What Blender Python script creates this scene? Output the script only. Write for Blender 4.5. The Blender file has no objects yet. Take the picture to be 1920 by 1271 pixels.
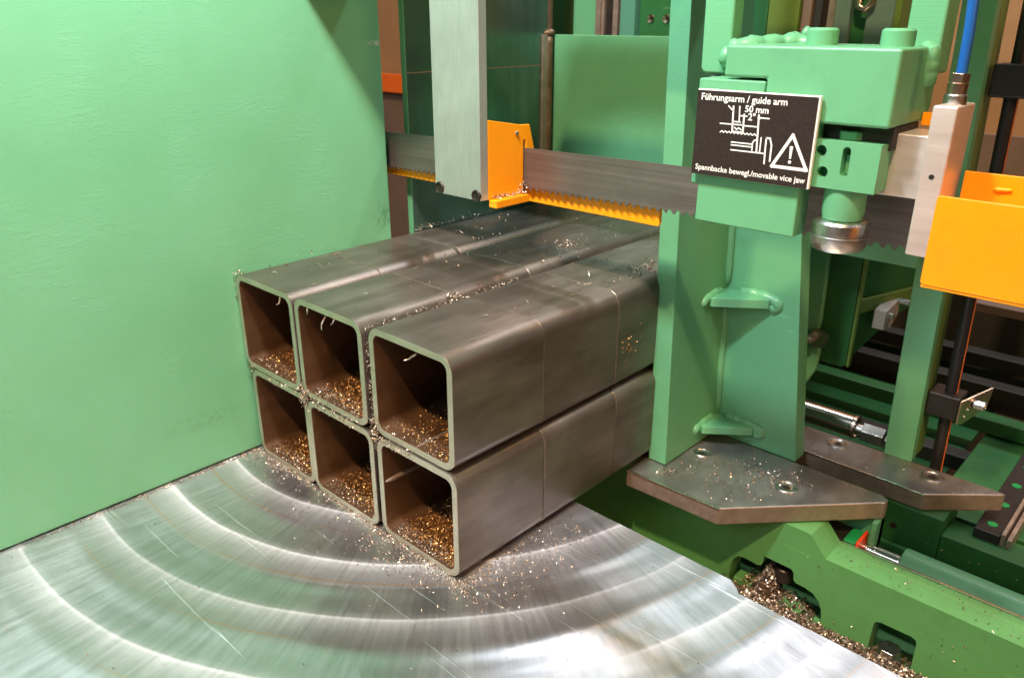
import bpy, bmesh, math, random
import numpy as np
from mathutils import Vector, Matrix
random.seed(7); rng = np.random.default_rng(11)
scene = bpy.context.scene
S = 0.1                                   # one model unit = 0.1 m (the side of one steel tube)

# ------------------------------------------------------------------ camera
CAMP = Vector((7.0963, -3.5746, 4.357)) * S
yaw, pitch = -0.7557, -0.3866
cam_d = bpy.data.cameras.new("camera"); cam = bpy.data.objects.new("camera", cam_d)
scene.collection.objects.link(cam)
cam_d.sensor_width = 36; cam_d.lens = 36 * 1472 / 1920
cam_d.clip_start = 0.01; cam_d.clip_end = 50
fwd = Vector((math.sin(yaw) * math.cos(pitch), math.cos(yaw) * math.cos(pitch), math.sin(pitch)))
cam.location = CAMP; cam.rotation_euler = fwd.to_track_quat('-Z', 'Y').to_euler()
cam_d.dof.use_dof = True; cam_d.dof.focus_distance = 0.60; cam_d.dof.aperture_fstop = 13
scene.camera = cam

# ------------------------------------------------------------------ world and lamps
w = bpy.data.worlds.new("World"); scene.world = w; w.use_nodes = True
wt = w.node_tree; bg = wt.nodes["Background"]; bg.inputs[1].default_value = 0.22
_tc = wt.nodes.new('ShaderNodeTexCoord'); _sx = wt.nodes.new('ShaderNodeSeparateXYZ'); _cr = wt.nodes.new('ShaderNodeValToRGB')
wt.links.new(_tc.outputs['Generated'], _sx.inputs[0]); wt.links.new(_sx.outputs[2], _cr.inputs[0]); wt.links.new(_cr.outputs[0], bg.inputs[0])
_e = _cr.color_ramp.elements; _e[0].position = 0.0; _e[0].color = (.20, .115, .07, 1); _e[1].position = .75; _e[1].color = (.86, .96, 1.04, 1)
_m = _e.new(.28); _m.color = (.36, .22, .14, 1)

def area(name, loc, target, size, power, col, shape='DISK', size_y=None):
    d = bpy.data.lights.new(name, 'AREA'); d.shape = shape; d.size = size
    if size_y: d.size_y = size_y
    d.energy = power; d.color = col
    o = bpy.data.objects.new(name, d); scene.collection.objects.link(o)
    o.location = Vector(loc) * S
    o.rotation_euler = (Vector(target) - Vector(loc)).to_track_quat('-Z', 'Y').to_euler()
    return o
T0 = Vector((2.2, 1.6, 1.6))
k1 = Vector((0.27, -0.60, 1.0)).normalized()
area('machine_lamp', T0 + k1 * 34, T0, 0.13, 120, (1.0, 0.68, 0.38))
area('work_lamp', (3.1, -1.7, 9.3), (1.8, 0.8, 1.0), 0.10, 9.6, (0.88, 0.95, 1.0), 'RECTANGLE', 0.06)
k3 = Vector((1.0, -0.28, 0.42)).normalized()
area('hall_lamp', T0 + k3 * 30, T0, 0.7, 24, (1.0, 0.48, 0.20))
k4 = Vector((-0.05, -1.0, 0.60)).normalized()
area('front_lamp', T0 + k4 * 34, T0, 0.8, 13, (0.86, 0.96, 1.0))
area('ceiling_tube', (2.0, 11.0, 19.0), (2.0, 0, 0), 2.4, 34, (0.90, 0.95, 1.0), 'RECTANGLE', 0.10)
area('orange_arc_strip', (2.0, 15.0, 19.0), (2.0, 0, 0), 2.4, 7, (1.0, 0.50, 0.22), 'RECTANGLE', 0.05)  # added unseen orange strip, for orange arcs on the table

scene.view_settings.view_transform = 'Standard'
scene.view_settings.look = 'None'
scene.view_settings.exposure = 0.0
scene.view_settings.gamma = 1.0

# ------------------------------------------------------------------ materials
MATS = {}
class NT:
    def __init__(s, name):
        s.m = bpy.data.materials.new(name); s.m.use_nodes = True
        s.t = s.m.node_tree; s.b = s.t.nodes["Principled BSDF"]
        MATS[name] = s.m
    def n(s, typ, **kw):
        x = s.t.nodes.new(typ)
        for k, v in kw.items():
            if k in x.inputs: x.inputs[k].default_value = v
            else: setattr(x, k, v)
        return x
    def l(s, a, b): s.t.links.new(a, b)
    def set(s, **kw):
        for k, v in kw.items(): s.b.inputs[k.replace('_', ' ')].default_value = v
    def coord(s, sx=1, sy=1, sz=1, rnd=False):
        tc = s.n('ShaderNodeTexCoord'); mp = s.n('ShaderNodeMapping')
        mp.inputs['Scale'].default_value = (10 * sx, 10 * sy, 10 * sz)
        s.l(tc.outputs['Object'], mp.inputs['Vector'])
        if rnd:
            oi = s.n('ShaderNodeObjectInfo'); mu = s.n('ShaderNodeMath', operation='MULTIPLY')
            mu.inputs[1].default_value = 37.0; s.l(oi.outputs['Random'], mu.inputs[0])
            cb = s.n('ShaderNodeCombineXYZ'); [s.l(mu.outputs[0], cb.inputs[i]) for i in range(3)]
            s.l(cb.outputs[0], mp.inputs['Location'])
        return mp.outputs['Vector']
    def noise(s, vec, scale, detail=4, rough=.55):
        x = s.n('ShaderNodeTexNoise'); x.inputs['Scale'].default_value = scale
        x.inputs['Detail'].default_value = detail; x.inputs['Roughness'].default_value = rough
        s.l(vec, x.inputs['Vector']); return x.outputs['Fac']
    def ramp(s, fac, stops):
        r = s.n('ShaderNodeValToRGB'); e = r.color_ramp.elements
        while len(e) < len(stops): e.new(0.5)
        for el, (p, c) in zip(e, stops):
            el.position = p; el.color = (c, c, c, 1) if isinstance(c, (int, float)) else (*c, 1)
        s.l(fac, r.inputs['Fac']); return r.outputs['Color']
    def mix(s, fac, a, b, mode='MIX'):
        x = s.n('ShaderNodeMix', data_type='RGBA', blend_type=mode)
        for sock, v in ((x.inputs[0], fac), (x.inputs[6], a), (x.inputs[7], b)):
            if isinstance(v, (int, float)): sock.default_value = v
            elif isinstance(v, tuple): sock.default_value = (*v, 1)
            else: s.l(v, sock)
        return x.outputs[2]
    def math(s, op, a, b=0.0, c=None):
        x = s.n('ShaderNodeMath', operation=op)
        for i, v in enumerate((a, b) if c is None else (a, b, c)):
            if isinstance(v, (int, float)): x.inputs[i].default_value = v
            else: s.l(v, x.inputs[i])
        return x.outputs[0]
    def bump(s, h, strength=.3, dist=.001, prev=None):
        x = s.n('ShaderNodeBump'); x.inputs['Strength'].default_value = strength; x.inputs['Distance'].default_value = dist
        s.l(h, x.inputs['Height'])
        if prev is not None: s.l(prev, x.inputs['Normal'])
        return x.outputs['Normal']

def paint(name, col, rough=.38, peel=.12, dirt=.0, brush=False, spec=.5):
    m = NT(name); v = m.coord()
    big = m.noise(v, 1.1, 3); fine = m.noise(v, 34, 3); sp = m.noise(v, 90, 2)
    c = m.mix(m.ramp(big, [(.3, 0.0), (.75, 1.0)]), tuple(x * .93 for x in col), tuple(min(1, x * 1.08) for x in col))
    c = m.mix(m.ramp(sp, [(.72, 0.0), (.78, .55)]), c, (.42, .46, .36))
    scv = m.n('ShaderNodeMapping'); scv.inputs['Rotation'].default_value = (.5, .9, .4); scv.inputs['Scale'].default_value = (1, 22, 22); m.l(v, scv.inputs['Vector'])
    scr = m.math('MULTIPLY', m.ramp(m.noise(scv.outputs[0], 1.4, 2), [(.69, 0.0), (.72, 1.0)]), m.ramp(m.noise(v, 1.9, 2), [(.5, 0.0), (.62, .45)]))
    c = m.mix(scr, c, tuple(min(1, x * 1.5 + .08) for x in col))
    grime = m.math('MULTIPLY', m.ramp(m.noise(v, 3.3, 8, .75), [(.50, 0.0), (.80, 1.0)]), .30)
    c = m.mix(grime, c, tuple(x * .45 + .01 for x in col))
    if dirt: c = m.mix(m.math('MULTIPLY', m.ramp(m.noise(v, 2.6, 7, .7), [(.52, 0.0), (.75, 1.0)]), dirt), c, (.03, .035, .02))
    m.l(c, m.b.inputs['Base Color'])
    r = m.math('MULTIPLY_ADD', m.noise(v, 7, 4), .22, rough - .1); m.l(r, m.b.inputs['Roughness'])
    n = m.bump(fine, peel, .0006)
    if brush: n = m.bump(m.noise(m.coord(.5, .5, 26), 3, 3), .22, .0006, n)
    m.l(n, m.b.inputs['Normal']); m.set(Specular_IOR_Level=spec); return m.m

GREEN = (.125, .385, .20)
paint('paint_green', GREEN); paint('paint_green_milled', GREEN, .42, .1, 0, True)
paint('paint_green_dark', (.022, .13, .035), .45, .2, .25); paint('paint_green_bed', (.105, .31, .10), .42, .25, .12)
paint('paint_teal', (.09, .27, .19), .35); paint('paint_grey_green', (.13, .22, .19), .35, .3)
paint('paint_olive', (.12, .20, .035), .45)
paint('paint_orange', (.95, .34, .004), .32, .12, 0); paint('paint_red', (.75, .06, .02), .35)
paint('paint_signal_green', (.01, .26, .07), .4); paint('paint_orange_far', (.85, .16, .02), .5)
paint('plastic_black', (.018, .016, .018), .38, .15); paint('hose_blue', (.01, .10, .38), .32, .05)
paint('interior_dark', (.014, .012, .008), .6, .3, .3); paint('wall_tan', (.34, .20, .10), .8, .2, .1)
paint('wall_brown', (.17, .115, .085), .8, .2, .2); paint('sign_white', (.85, .85, .82), .45, .02)

# big side panel: thick wrinkled paint
m = NT('panel_paint'); v = m.coord(1, 1.0, 3.4)
w1 = m.n('ShaderNodeTexNoise'); w1.inputs['Scale'].default_value = 2.6; w1.inputs['Detail'].default_value = 5; w1.inputs['Distortion'].default_value = 1.3
m.l(v, w1.inputs['Vector'])
rid = m.math('ABSOLUTE', m.math('SUBTRACT', w1.outputs['Fac'], .5)); rid = m.ramp(rid, [(.0, 1.0), (.02, .12), (.10, 0.0)])
w2 = m.n('ShaderNodeTexNoise'); w2.inputs['Scale'].default_value = 5.3; w2.inputs['Detail'].default_value = 4; w2.inputs['Distortion'].default_value = .9
m.l(v, w2.inputs['Vector']); rid2 = m.ramp(m.math('ABSOLUTE', m.math('SUBTRACT', w2.outputs['Fac'], .47)), [(.0, .6), (.03, .1), (.1, 0.0)])
patch = m.ramp(m.noise(m.coord(), 1.6, 3), [(.46, .05), (.66, 1.0)])
h = m.math('MULTIPLY', m.math('ADD', rid, rid2), patch)
n = m.bump(h, .22, .0009); n = m.bump(m.noise(m.coord(1, 1, 1), 22, 3), .07, .0008, n); m.l(n, m.b.inputs['Normal'])
c = m.mix(m.ramp(m.noise(m.coord(), .8, 3), [(.3, 0.0), (.7, 1.0)]), (.145, .405, .21), (.17, .45, .25))
# scuffs, pale scratches and rubbed dirt
sx = m.n('ShaderNodeSeparateXYZ'); m.l(m.coord(), sx.inputs[0])
def blob(yc, zc, ry, rz, lo=.3):
    dy = m.math('DIVIDE', m.math('SUBTRACT', sx.outputs[1], yc), ry); dz = m.math('DIVIDE', m.math('SUBTRACT', sx.outputs[2], zc), rz)
    d = m.math('SQRT', m.math('ADD', m.math('MULTIPLY', dy, dy), m.math('MULTIPLY', dz, dz)))
    return m.ramp(d, [(lo, 1.0), (1.0, 0.0)])
grit = m.ramp(m.noise(m.coord(1, 1, 1), 24, 6, .7), [(.44, 0.0), (.62, 1.0)])
c = m.mix(m.math('MULTIPLY', m.math('MULTIPLY', blob(1.93, 2.25, .22, .24, .0), grit), .75), c, (.05, .10, .035))
c = m.mix(m.math('MULTIPLY', m.math('MULTIPLY', blob(-.55, .55, .6, .16, .1), grit), .35), c, (.06, .16, .05))
c = m.mix(m.math('MULTIPLY', m.math('MULTIPLY', blob(1.95, 4.12, .16, .035, .4), grit), .9), c, (.62, .68, .60))
c = m.mix(m.ramp(m.noise(m.coord(), 70, 2), [(.71, 0.0), (.75, .8)]), c, (.60, .62, .48))
m.l(c, m.b.inputs['Base Color']); m.set(Roughness=.31)

def steel(name, col, col2, rough, metal=1.0, sc=(1, 1, 1), nscale=3.0, bumps=.1, aniso=0, rnd=False, spots=None, rvar=.15):
    m = NT(name); v = m.coord(*sc, rnd=rnd); v1 = m.coord(1, 1, 1, rnd=rnd)
    a = m.noise(v, nscale, 6, .6); b = m.noise(v1, 1.6, 4)
    c = m.mix(m.ramp(a, [(.3, 0.0), (.7, 1.0)]), col, col2)
    c = m.mix(m.ramp(b, [(.35, 0.0), (.8, .55)]), c, tuple(x * .6 for x in col))
    if spots: c = m.mix(m.ramp(m.noise(v1, 60, 3), [(.66, 0.0), (.74, .8)]), c, spots)
    m.l(c, m.b.inputs['Base Color'])
    m.l(m.math('MULTIPLY_ADD', a, rvar * 2, rough - rvar), m.b.inputs['Roughness'])
    m.l(m.bump(a, bumps, .0006), m.b.inputs['Normal'])
    m.set(Metallic=metal, Anisotropic=aniso); return m.m
steel('tube_steel', (.165, .135, .115), (.29, .25, .225), .40, .78, (1.9, .40, 1.9), 2.6, .06, 0, True, (.10, .07, .05), .09)
steel('tube_end', (.58, .54, .46), (.70, .66, .58), .44, .9, (1, 1, 8), 5, .12)
steel('tube_inner', (.10, .050, .025), (.175, .092, .048), .46, .5, (1, .4, 1), 4, .1, 0, True, (.4, .22, .1))
steel('blade_steel', (.17, .145, .135), (.27, .235, .22), .44, .7, (.08, 1, 7), 4.5, .12)
steel('aluminium', (.46, .50, .48), (.55, .59, .57), .42, .6, (6, 6, .5), 9, .05)
steel('aluminium_block', (.66, .58, .54), (.78, .70, .66), .38, .5, (.3, 1, 6), 3, .06)
steel('ground_steel', (.27, .26, .25), (.42, .41, .395), .42, .85, (1, .5, 1), 5, .08, 0, False, (.42, .38, .32), .1)
steel('machined_edge', (.36, .28, .235), (.50, .40, .34), .5, .7, (1, 1, 1), 12, .3)
steel('bare_edge', (.80, .78, .74), (.9, .88, .84), .22, 1, (1, 1, 1), 10, .05)
steel('chrome', (.62, .58, .54), (.75, .70, .66), .14, 1, (.2, 1, 1), 3, .02, 0, False, None, .04)
steel('zinc', (.58, .58, .56), (.72, .72, .70), .30, 1, (1, 1, 1), 9, .15)
steel('brass_nickel', (.55, .42, .33), (.68, .54, .44), .28, 1, (1, 1, 1), 6, .05)
steel('black_oxide', (.06, .05, .045), (.10, .085, .075), .42, .8, (1, 1, 1), 8, .1)
steel('rear_plate_steel', (.11, .21, .165), (.17, .28, .22), .22, .75, (1, 3, .12), 3, .05, 0, False, (.3, .3, .26), .05)
steel('rust_weld', (.12, .07, .04), (.26, .17, .11), .5, .6, (1, 1, 1), 9, .5, 0, False, (.4, .28, .16))

# swirl-ground machine table: wide grinding rings round a centre, crossed by fine scratches
m = NT('table_steel')
tc = m.n('ShaderNodeTexCoord'); sp = m.n('ShaderNodeSeparateXYZ'); m.l(tc.outputs['Object'], sp.inputs[0])
X = m.math('SUBTRACT', m.math('MULTIPLY', sp.outputs[0], 10), .45); Y = m.math('SUBTRACT', m.math('MULTIPLY', sp.outputs[1], 10), 2.2)
wob = m.noise(m.coord(), .5, 2)
R = m.math('ADD', m.math('SQRT', m.math('ADD', m.math('MULTIPLY', X, X), m.math('MULTIPLY', Y, Y))), m.math('MULTIPLY', wob, .10))
A = m.math('ARCTAN2', Y, X)
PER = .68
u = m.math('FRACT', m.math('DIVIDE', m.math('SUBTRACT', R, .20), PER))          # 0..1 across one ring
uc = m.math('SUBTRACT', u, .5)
th = m.math('MULTIPLY', uc, 2 * math.pi)                                 # shallow dish with a soft crease at the ring edge
dish = m.math('SUBTRACT', m.math('SUBTRACT', m.math('MULTIPLY', m.math('COSINE', m.math('MULTIPLY', th, 2)), .25), m.math('COSINE', th)), m.math('MULTIPLY', m.math('COSINE', m.math('MULTIPLY', th, 3)), .111))
n = m.bump(dish, 1.0, .0007)
cb = m.n('ShaderNodeCombineXYZ'); m.l(m.math('MULTIPLY', R, 1.1), cb.inputs[0]); m.l(m.math('MULTIPLY_ADD', R, .9, m.math('MULTIPLY', A, 60)), cb.inputs[1])
st = m.n('ShaderNodeTexNoise'); st.inputs['Scale'].default_value = 1.3; st.inputs['Detail'].default_value = 6; st.inputs['Roughness'].default_value = .72
m.l(cb.outputs[0], st.inputs['Vector'])
cb2 = m.n('ShaderNodeCombineXYZ'); m.l(m.math('MULTIPLY', R, 26), cb2.inputs[0]); m.l(m.math('MULTIPLY', A, 5), cb2.inputs[1])
st2 = m.n('ShaderNodeTexNoise'); st2.inputs['Scale'].default_value = 1.5; st2.inputs['Detail'].default_value = 5; st2.inputs['Roughness'].default_value = .7
m.l(cb2.outputs[0], st2.inputs['Vector'])
n = m.bump(st.outputs['Fac'], .16, .0008, n); n = m.bump(st2.outputs['Fac'], .06, .0006, n)
# a few long straight scratches
rot = m.n('ShaderNodeMapping'); rot.inputs['Rotation'].default_value = (0, 0, math.radians(-28)); rot.inputs['Scale'].default_value = (1.2, 60, 1)
m.l(tc.outputs['Object'], rot.inputs['Vector'])
vo = m.n('ShaderNodeTexNoise'); vo.inputs['Scale'].default_value = 3.4; vo.inputs['Detail'].default_value = 2; m.l(rot.outputs[0], vo.inputs['Vector'])
scr = m.ramp(vo.outputs['Fac'], [(.66, 0.0), (.70, 1.0)])
n = m.bump(scr, .25, .0008, n)
m.l(n, m.b.inputs['Normal'])
c = m.mix(m.ramp(st.outputs['Fac'], [(.3, 0.0), (.7, 1.0)]), (.46, .46, .495), (.66, .66, .70))
c = m.mix(m.ramp(m.noise(m.coord(), 1.3, 5), [(.45, 0.0), (.7, .5)]), c, (.36, .36, .35))
c = m.mix(m.math('MULTIPLY', scr, .5), c, (.9, .9, .9))
# lamp reflections painted into the rings: whitish arcs with haze, a thin orange line
lamp_arc = m.ramp(u, [(0.0, .24), (.10, .16), (.42, .16), (.505, .34), (.535, 1.0), (.58, .68), (.72, .40), (.96, .27)])
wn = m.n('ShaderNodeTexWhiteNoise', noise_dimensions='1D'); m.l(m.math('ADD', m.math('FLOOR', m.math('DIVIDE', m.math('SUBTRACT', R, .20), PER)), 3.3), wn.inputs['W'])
lamp_arc = m.math('MULTIPLY', lamp_arc, m.math('MULTIPLY_ADD', wn.outputs['Value'], .5, .6))
lamp_arc = m.math('MULTIPLY', lamp_arc, m.ramp(st.outputs['Fac'], [(.25, .60), (.75, 1.0)]))
lamp_arc = m.math('MULTIPLY', lamp_arc, m.ramp(m.noise(m.coord(), .55, 2), [(.25, .40), (.60, 1.0)]))
warm_arc = m.math('MULTIPLY', m.ramp(u, [(.90, 0.0), (.925, .8), (.95, 0.0)]), m.ramp(m.noise(m.coord(), .6, 2), [(.42, 0.0), (.62, 1.0)]))
c = m.mix(m.math('MULTIPLY', lamp_arc, .9), c, (.80, .83, .92)); c = m.mix(warm_arc, c, (.75, .50, .34))
m.l(c, m.b.inputs['Base Color'])
m.l(m.math('MULTIPLY_ADD', lamp_arc, -.80, 1.0), m.b.inputs['Metallic'])
m.l(m.math('ADD', m.math('MULTIPLY_ADD', st.outputs['Fac'], .20, .20), m.math('MULTIPLY', lamp_arc, .2)), m.b.inputs['Roughness'])
tg = m.n('ShaderNodeCombineXYZ'); m.l(m.math('MULTIPLY', Y, -1.0), tg.inputs[0]); m.l(X, tg.inputs[1])
nv = m.n('ShaderNodeVectorMath', operation='NORMALIZE'); m.l(tg.outputs[0], nv.inputs[0]); m.l(nv.outputs[0], m.b.inputs['Tangent'])
m.set(Anisotropic=.7)

# metal turnings: colour differs from chip to chip
def chips_mat(name, stops):
    m = NT(name); at = m.n('ShaderNodeAttribute', attribute_name='tone')
    m.l(m.ramp(at.outputs['Fac'], stops), m.b.inputs['Base Color']); m.set(Metallic=.7, Roughness=.36); return m.m
chips_mat('chips_gold', [(0.0, (.20, .09, .03)), (.5, (.58, .30, .11)), (.85, (.92, .58, .27)), (1.0, (1, .82, .52))])
chips_mat('chips_silver', [(0.0, (.12, .08, .055)), (.5, (.42, .33, .26)), (.85, (.82, .73, .64)), (1.0, (1, .95, .88))])

m = NT('sign_black'); v = m.coord()
m.l(m.mix(m.ramp(m.noise(v, 60, 3), [(.40, 0.0), (.80, 1.0)]), (.020, .012, .011), (.040, .026, .024)), m.b.inputs['Base Color'])
m.set(Roughness=.42)

# ------------------------------------------------------------------ mesh helpers (all in model units)
class G:
    """collects geometry in model units"""
    def __init__(s): s.v = []; s.f = []; s.smooth = False
    def add(s, vs, fs):
        o = len(s.v); s.v += [tuple(map(float, a)) for a in vs]; s.f += [tuple(i + o for i in f) for f in fs]; return s
    def box(s, x0, x1, y0, y1, z0, z1):
        return s.add([(x0, y0, z0), (x1, y0, z0), (x1, y1, z0), (x0, y1, z0), (x0, y0, z1), (x1, y0, z1), (x1, y1, z1), (x0, y1, z1)],
                     [(0, 3, 2, 1), (4, 5, 6, 7), (0, 1, 5, 4), (1, 2, 6, 5), (2, 3, 7, 6), (3, 0, 4, 7)])
    def prism(s, poly, axis, a, b):
        n = len(poly)
        def P(p, t): return {'z': (p[0], p[1], t), 'y': (p[0], t, p[1]), 'x': (t, p[0], p[1])}[axis]
        s.add([P(p, a) for p in poly] + [P(p, b) for p in poly],
              [tuple(range(n)), tuple(range(2 * n - 1, n - 1, -1))] + [(i, i + n, (i + 1) % n + n, (i + 1) % n) for i in range(n)])
        return s
    def tube(s, pts, r, seg=16, cap=True, flat=None):
        pts = [Vector(p) for p in pts]; n = len(pts); rs = r if isinstance(r, (list, tuple)) else [r] * n
        t0 = (pts[1] - pts[0]).normalized(); up = Vector((0, 0, 1)) if abs(t0.z) < .9 else Vector((1, 0, 0))
        u_ = t0.cross(up).normalized(); vs = []
        for i, p in enumerate(pts):
            t = (pts[min(i + 1, n - 1)] - pts[max(i - 1, 0)]).normalized()
            u_ = (u_ - t * u_.dot(t)).normalized(); w_ = t.cross(u_)
            for k in range(seg):
                a = 2 * math.pi * k / seg + (math.pi / seg if seg <= 8 else 0)
                vs.append(p + (u_ * math.cos(a) + w_ * math.sin(a)) * rs[i])
        fs = [(i * seg + k, i * seg + (k + 1) % seg, (i + 1) * seg + (k + 1) % seg, (i + 1) * seg + k) for i in range(n - 1) for k in range(seg)]
        if cap: fs += [tuple(range(seg - 1, -1, -1)), tuple(range((n - 1) * seg, n * seg))]
        return s.add(vs, fs)
    def cyl(s, p0, p1, r, seg=28, ch=.0, r2=None):
        p0 = Vector(p0); p1 = Vector(p1); d = (p1 - p0).normalized(); r2 = r if r2 is None else r2
        if ch: return s.tube([p0, p0 + d * ch, p1 - d * ch, p1], [r - ch, r, r2, r2 - ch], seg)
        return s.tube([p0, p1], [r, r2], seg)
    def lathe(s, prof, base, seg=36, axis='z'):
        vs = []
        for (r, h) in prof:
            for k in range(seg):
                a = 2 * math.pi * k / seg; q = (r * math.cos(a), r * math.sin(a), h)
                q = q if axis == 'z' else ((q[0], q[2], q[1]) if axis == 'y' else (q[2], q[0], q[1]))
                vs.append(Vector(base) + Vector(q))
        fs = [(i * seg + k, i * seg + (k + 1) % seg, (i + 1) * seg + (k + 1) % seg, (i + 1) * seg + k) for i in range(len(prof) - 1) for k in range(seg)]
        return s.add(vs, fs)
    def bead(s, pts, r, rip=.16, seed=0, seg=12, step=.02, taper=True):
        rr = random.Random(seed); pts = [Vector(p) for p in pts]; out = []; rs = []
        L = sum((pts[i + 1] - pts[i]).length for i in range(len(pts) - 1)); n = max(4, int(L / step)); dist = 0
        ph = rr.random() * 6
        for k in range(n + 1):
            t = k / n * L; i = 0; acc = 0
            while i < len(pts) - 2 and acc + (pts[i + 1] - pts[i]).length < t: acc += (pts[i + 1] - pts[i]).length; i += 1
            p = pts[i].lerp(pts[i + 1], min(1, (t - acc) / (pts[i + 1] - pts[i]).length))
            e = min(1, min(k, n - k) / 2.5 + .35) if taper else 1
            rs.append(r * e * (1 + rip * .55 * math.sin(k * .9 + ph) + rip * .5 * (rr.random() - .5)))
            out.append(p + Vector([(rr.random() - .5) * r * .12 for _ in range(3)]))
        return s.tube(out, rs, seg)

def link(o): scene.collection.objects.link(o); return o
def mesh_from(name, vs, fs, mat, sharp=35):
    me = bpy.data.meshes.new(name); me.from_pydata(vs, [], fs); me.update()
    bm = bmesh.new(); bm.from_mesh(me); bmesh.ops.recalc_face_normals(bm, faces=bm.faces); bm.to_mesh(me); bm.free()
    for p in me.polygons: p.use_smooth = True
    me.set_sharp_from_angle(angle=math.radians(sharp))
    me.materials.append(MATS[mat] if isinstance(mat, str) else mat)
    return me
def base_of(vs):
    a = np.array(vs); return Vector(((a[:, 0].min() + a[:, 0].max()) / 2, (a[:, 1].min() + a[:, 1].max()) / 2, a[:, 2].min()))
def tag(o, label=None, cat=None, group=None, kind=None):
    if label: o['label'] = label
    if cat: o['category'] = cat
    if group: o['group'] = group
    if kind: o['kind'] = kind
    return o
ORG = {}                                     # object -> world origin in model units
def make(name, g, mat, parent=None, bevel=0.0, label=None, cat=None, group=None, kind=None, origin=None, sharp=35, seg=2):
    """one mesh object; a part when parent is given, else a thing standing at its base"""
    org = Vector(origin) if origin is not None else base_of(g.v)
    vs = [tuple((Vector(p) - org) * S) for p in g.v]
    o = bpy.data.objects.new(name, mesh_from(name, vs, g.f, mat, sharp)); link(o)
    ORG[o.name] = org
    if parent is not None: o.parent = parent; o.location = (org - ORG[parent.name]) * S
    else: o.location = org * S
    if bevel:
        b = o.modifiers.new('bevel', 'BEVEL'); b.width = bevel * S; b.segments = seg; b.limit_method = 'ANGLE'; b.angle_limit = math.radians(40)
        b.harden_normals = True; b.use_clamp_overlap = True
    return tag(o, label, cat, group, kind)
def thing(name, loc, label, cat, group=None):
    o = bpy.data.objects.new(name, None); link(o); o.location = Vector(loc) * S; ORG[o.name] = Vector(loc); o.empty_display_size = .02
    return tag(o, label, cat, group)
def curve_mesh(splines, depth, offset=0.0, text=None, size=1.0):
    """filled flat outline(s) with holes, or text; returns verts, faces in the local x-y plane, thickness along z"""
    if text is None:
        cu = bpy.data.curves.new('tmp', 'CURVE'); cu.dimensions = '2D'; cu.fill_mode = 'BOTH'
        for sp_ in splines:
            s_ = cu.splines.new('POLY'); s_.points.add(len(sp_) - 1); s_.use_cyclic_u = True
            for p, q in zip(s_.points, sp_): p.co = (q[0], q[1], 0, 1)
    else:
        cu = bpy.data.curves.new('tmp', 'FONT'); cu.body = text; cu.size = size; cu.offset = offset; cu.fill_mode = 'BOTH'; cu.resolution_u = 3
    cu.extrude = depth / 2 if depth else 0
    o = bpy.data.objects.new('tmp', cu); link(o); bpy.context.view_layer.update()
    me = bpy.data.meshes.new_from_object(o.evaluated_get(bpy.context.evaluated_depsgraph_get()))
    vs = [tuple(v.co) for v in me.vertices]; fs = [tuple(p.vertices) for p in me.polygons]
    bpy.data.objects.remove(o); bpy.data.curves.remove(cu); bpy.data.meshes.remove(me)
    return vs, fs
def plate_xz(outlines, y0, y1):
    vs, fs = curve_mesh(outlines, y1 - y0); g = G(); ym = (y0 + y1) / 2
    g.add([(a, ym - c, b) for a, b, c in vs], fs); return g
def weld_verts(o, d=1e-6):
    bm = bmesh.new(); bm.from_mesh(o.data); bmesh.ops.remove_doubles(bm, verts=bm.verts, dist=d); bmesh.ops.recalc_face_normals(bm, faces=bm.faces); bm.to_mesh(o.data); bm.free()
    o.data.set_sharp_from_angle(angle=math.radians(30))
def arc(cx, cy, r, a0, a1, n=8): return [(cx + r * math.cos(math.radians(a0 + (a1 - a0) * i / n)), cy + r * math.sin(math.radians(a0 + (a1 - a0) * i / n))) for i in range(n + 1)]
def screw(parent, p, r, mat='zinc', axis='z', name='screw', dirt=True):
    """countersunk socket-head screw with a ring, seen along the given axis (+z, or -y)"""
    prof = [(r, -.01), (r, .010), (r * .93, .016), (r * .80, .014), (r * .74, .005), (r * .50, .004), (r * .44, .002), (.0001, .002)]
    k = -1 if axis == '-y' else 1; ax = axis[-1]
    o = make(name, G().lathe([(a, b * k) for a, b in prof], p, 32, ax), mat, parent)
    make('hex_socket', G().lathe([(r * .36, .0045 * k), (.0001, .0045 * k)], p, 6, ax), 'black_oxide', o)
    return o

# ------------------------------------------------------------------ the machine table
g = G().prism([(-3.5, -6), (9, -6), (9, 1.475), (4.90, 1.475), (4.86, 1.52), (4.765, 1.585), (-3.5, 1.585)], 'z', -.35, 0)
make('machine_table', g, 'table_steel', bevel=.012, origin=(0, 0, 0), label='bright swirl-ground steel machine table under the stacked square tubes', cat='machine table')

# ------------------------------------------------------------------ big green side panel
g = G().box(-.6, -.10, -6, 2.0, .02, 6)
make('side_panel', g, 'panel_paint', bevel=.012, origin=(0, 0, 0), label='large light green wrinkled-paint panel standing along the left of the table', cat='panel')

# ------------------------------------------------------------------ unseen saw head blocks above the view, shaped to shade panel and jaw
g = G().box(-.1, 1.2, .87, 1.9, 4.95, 6.3).box(3.3, 6.6, 1.901, 3.4, 5.02, 6.3).box(1.2, 3.3, 2.2, 2.6, 5.6, 5.9)
make('shade_block', g, 'paint_green', bevel=.03, label='unseen green saw head blocks above the view, shaped to shade the panel and jaw', cat='saw head')

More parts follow.
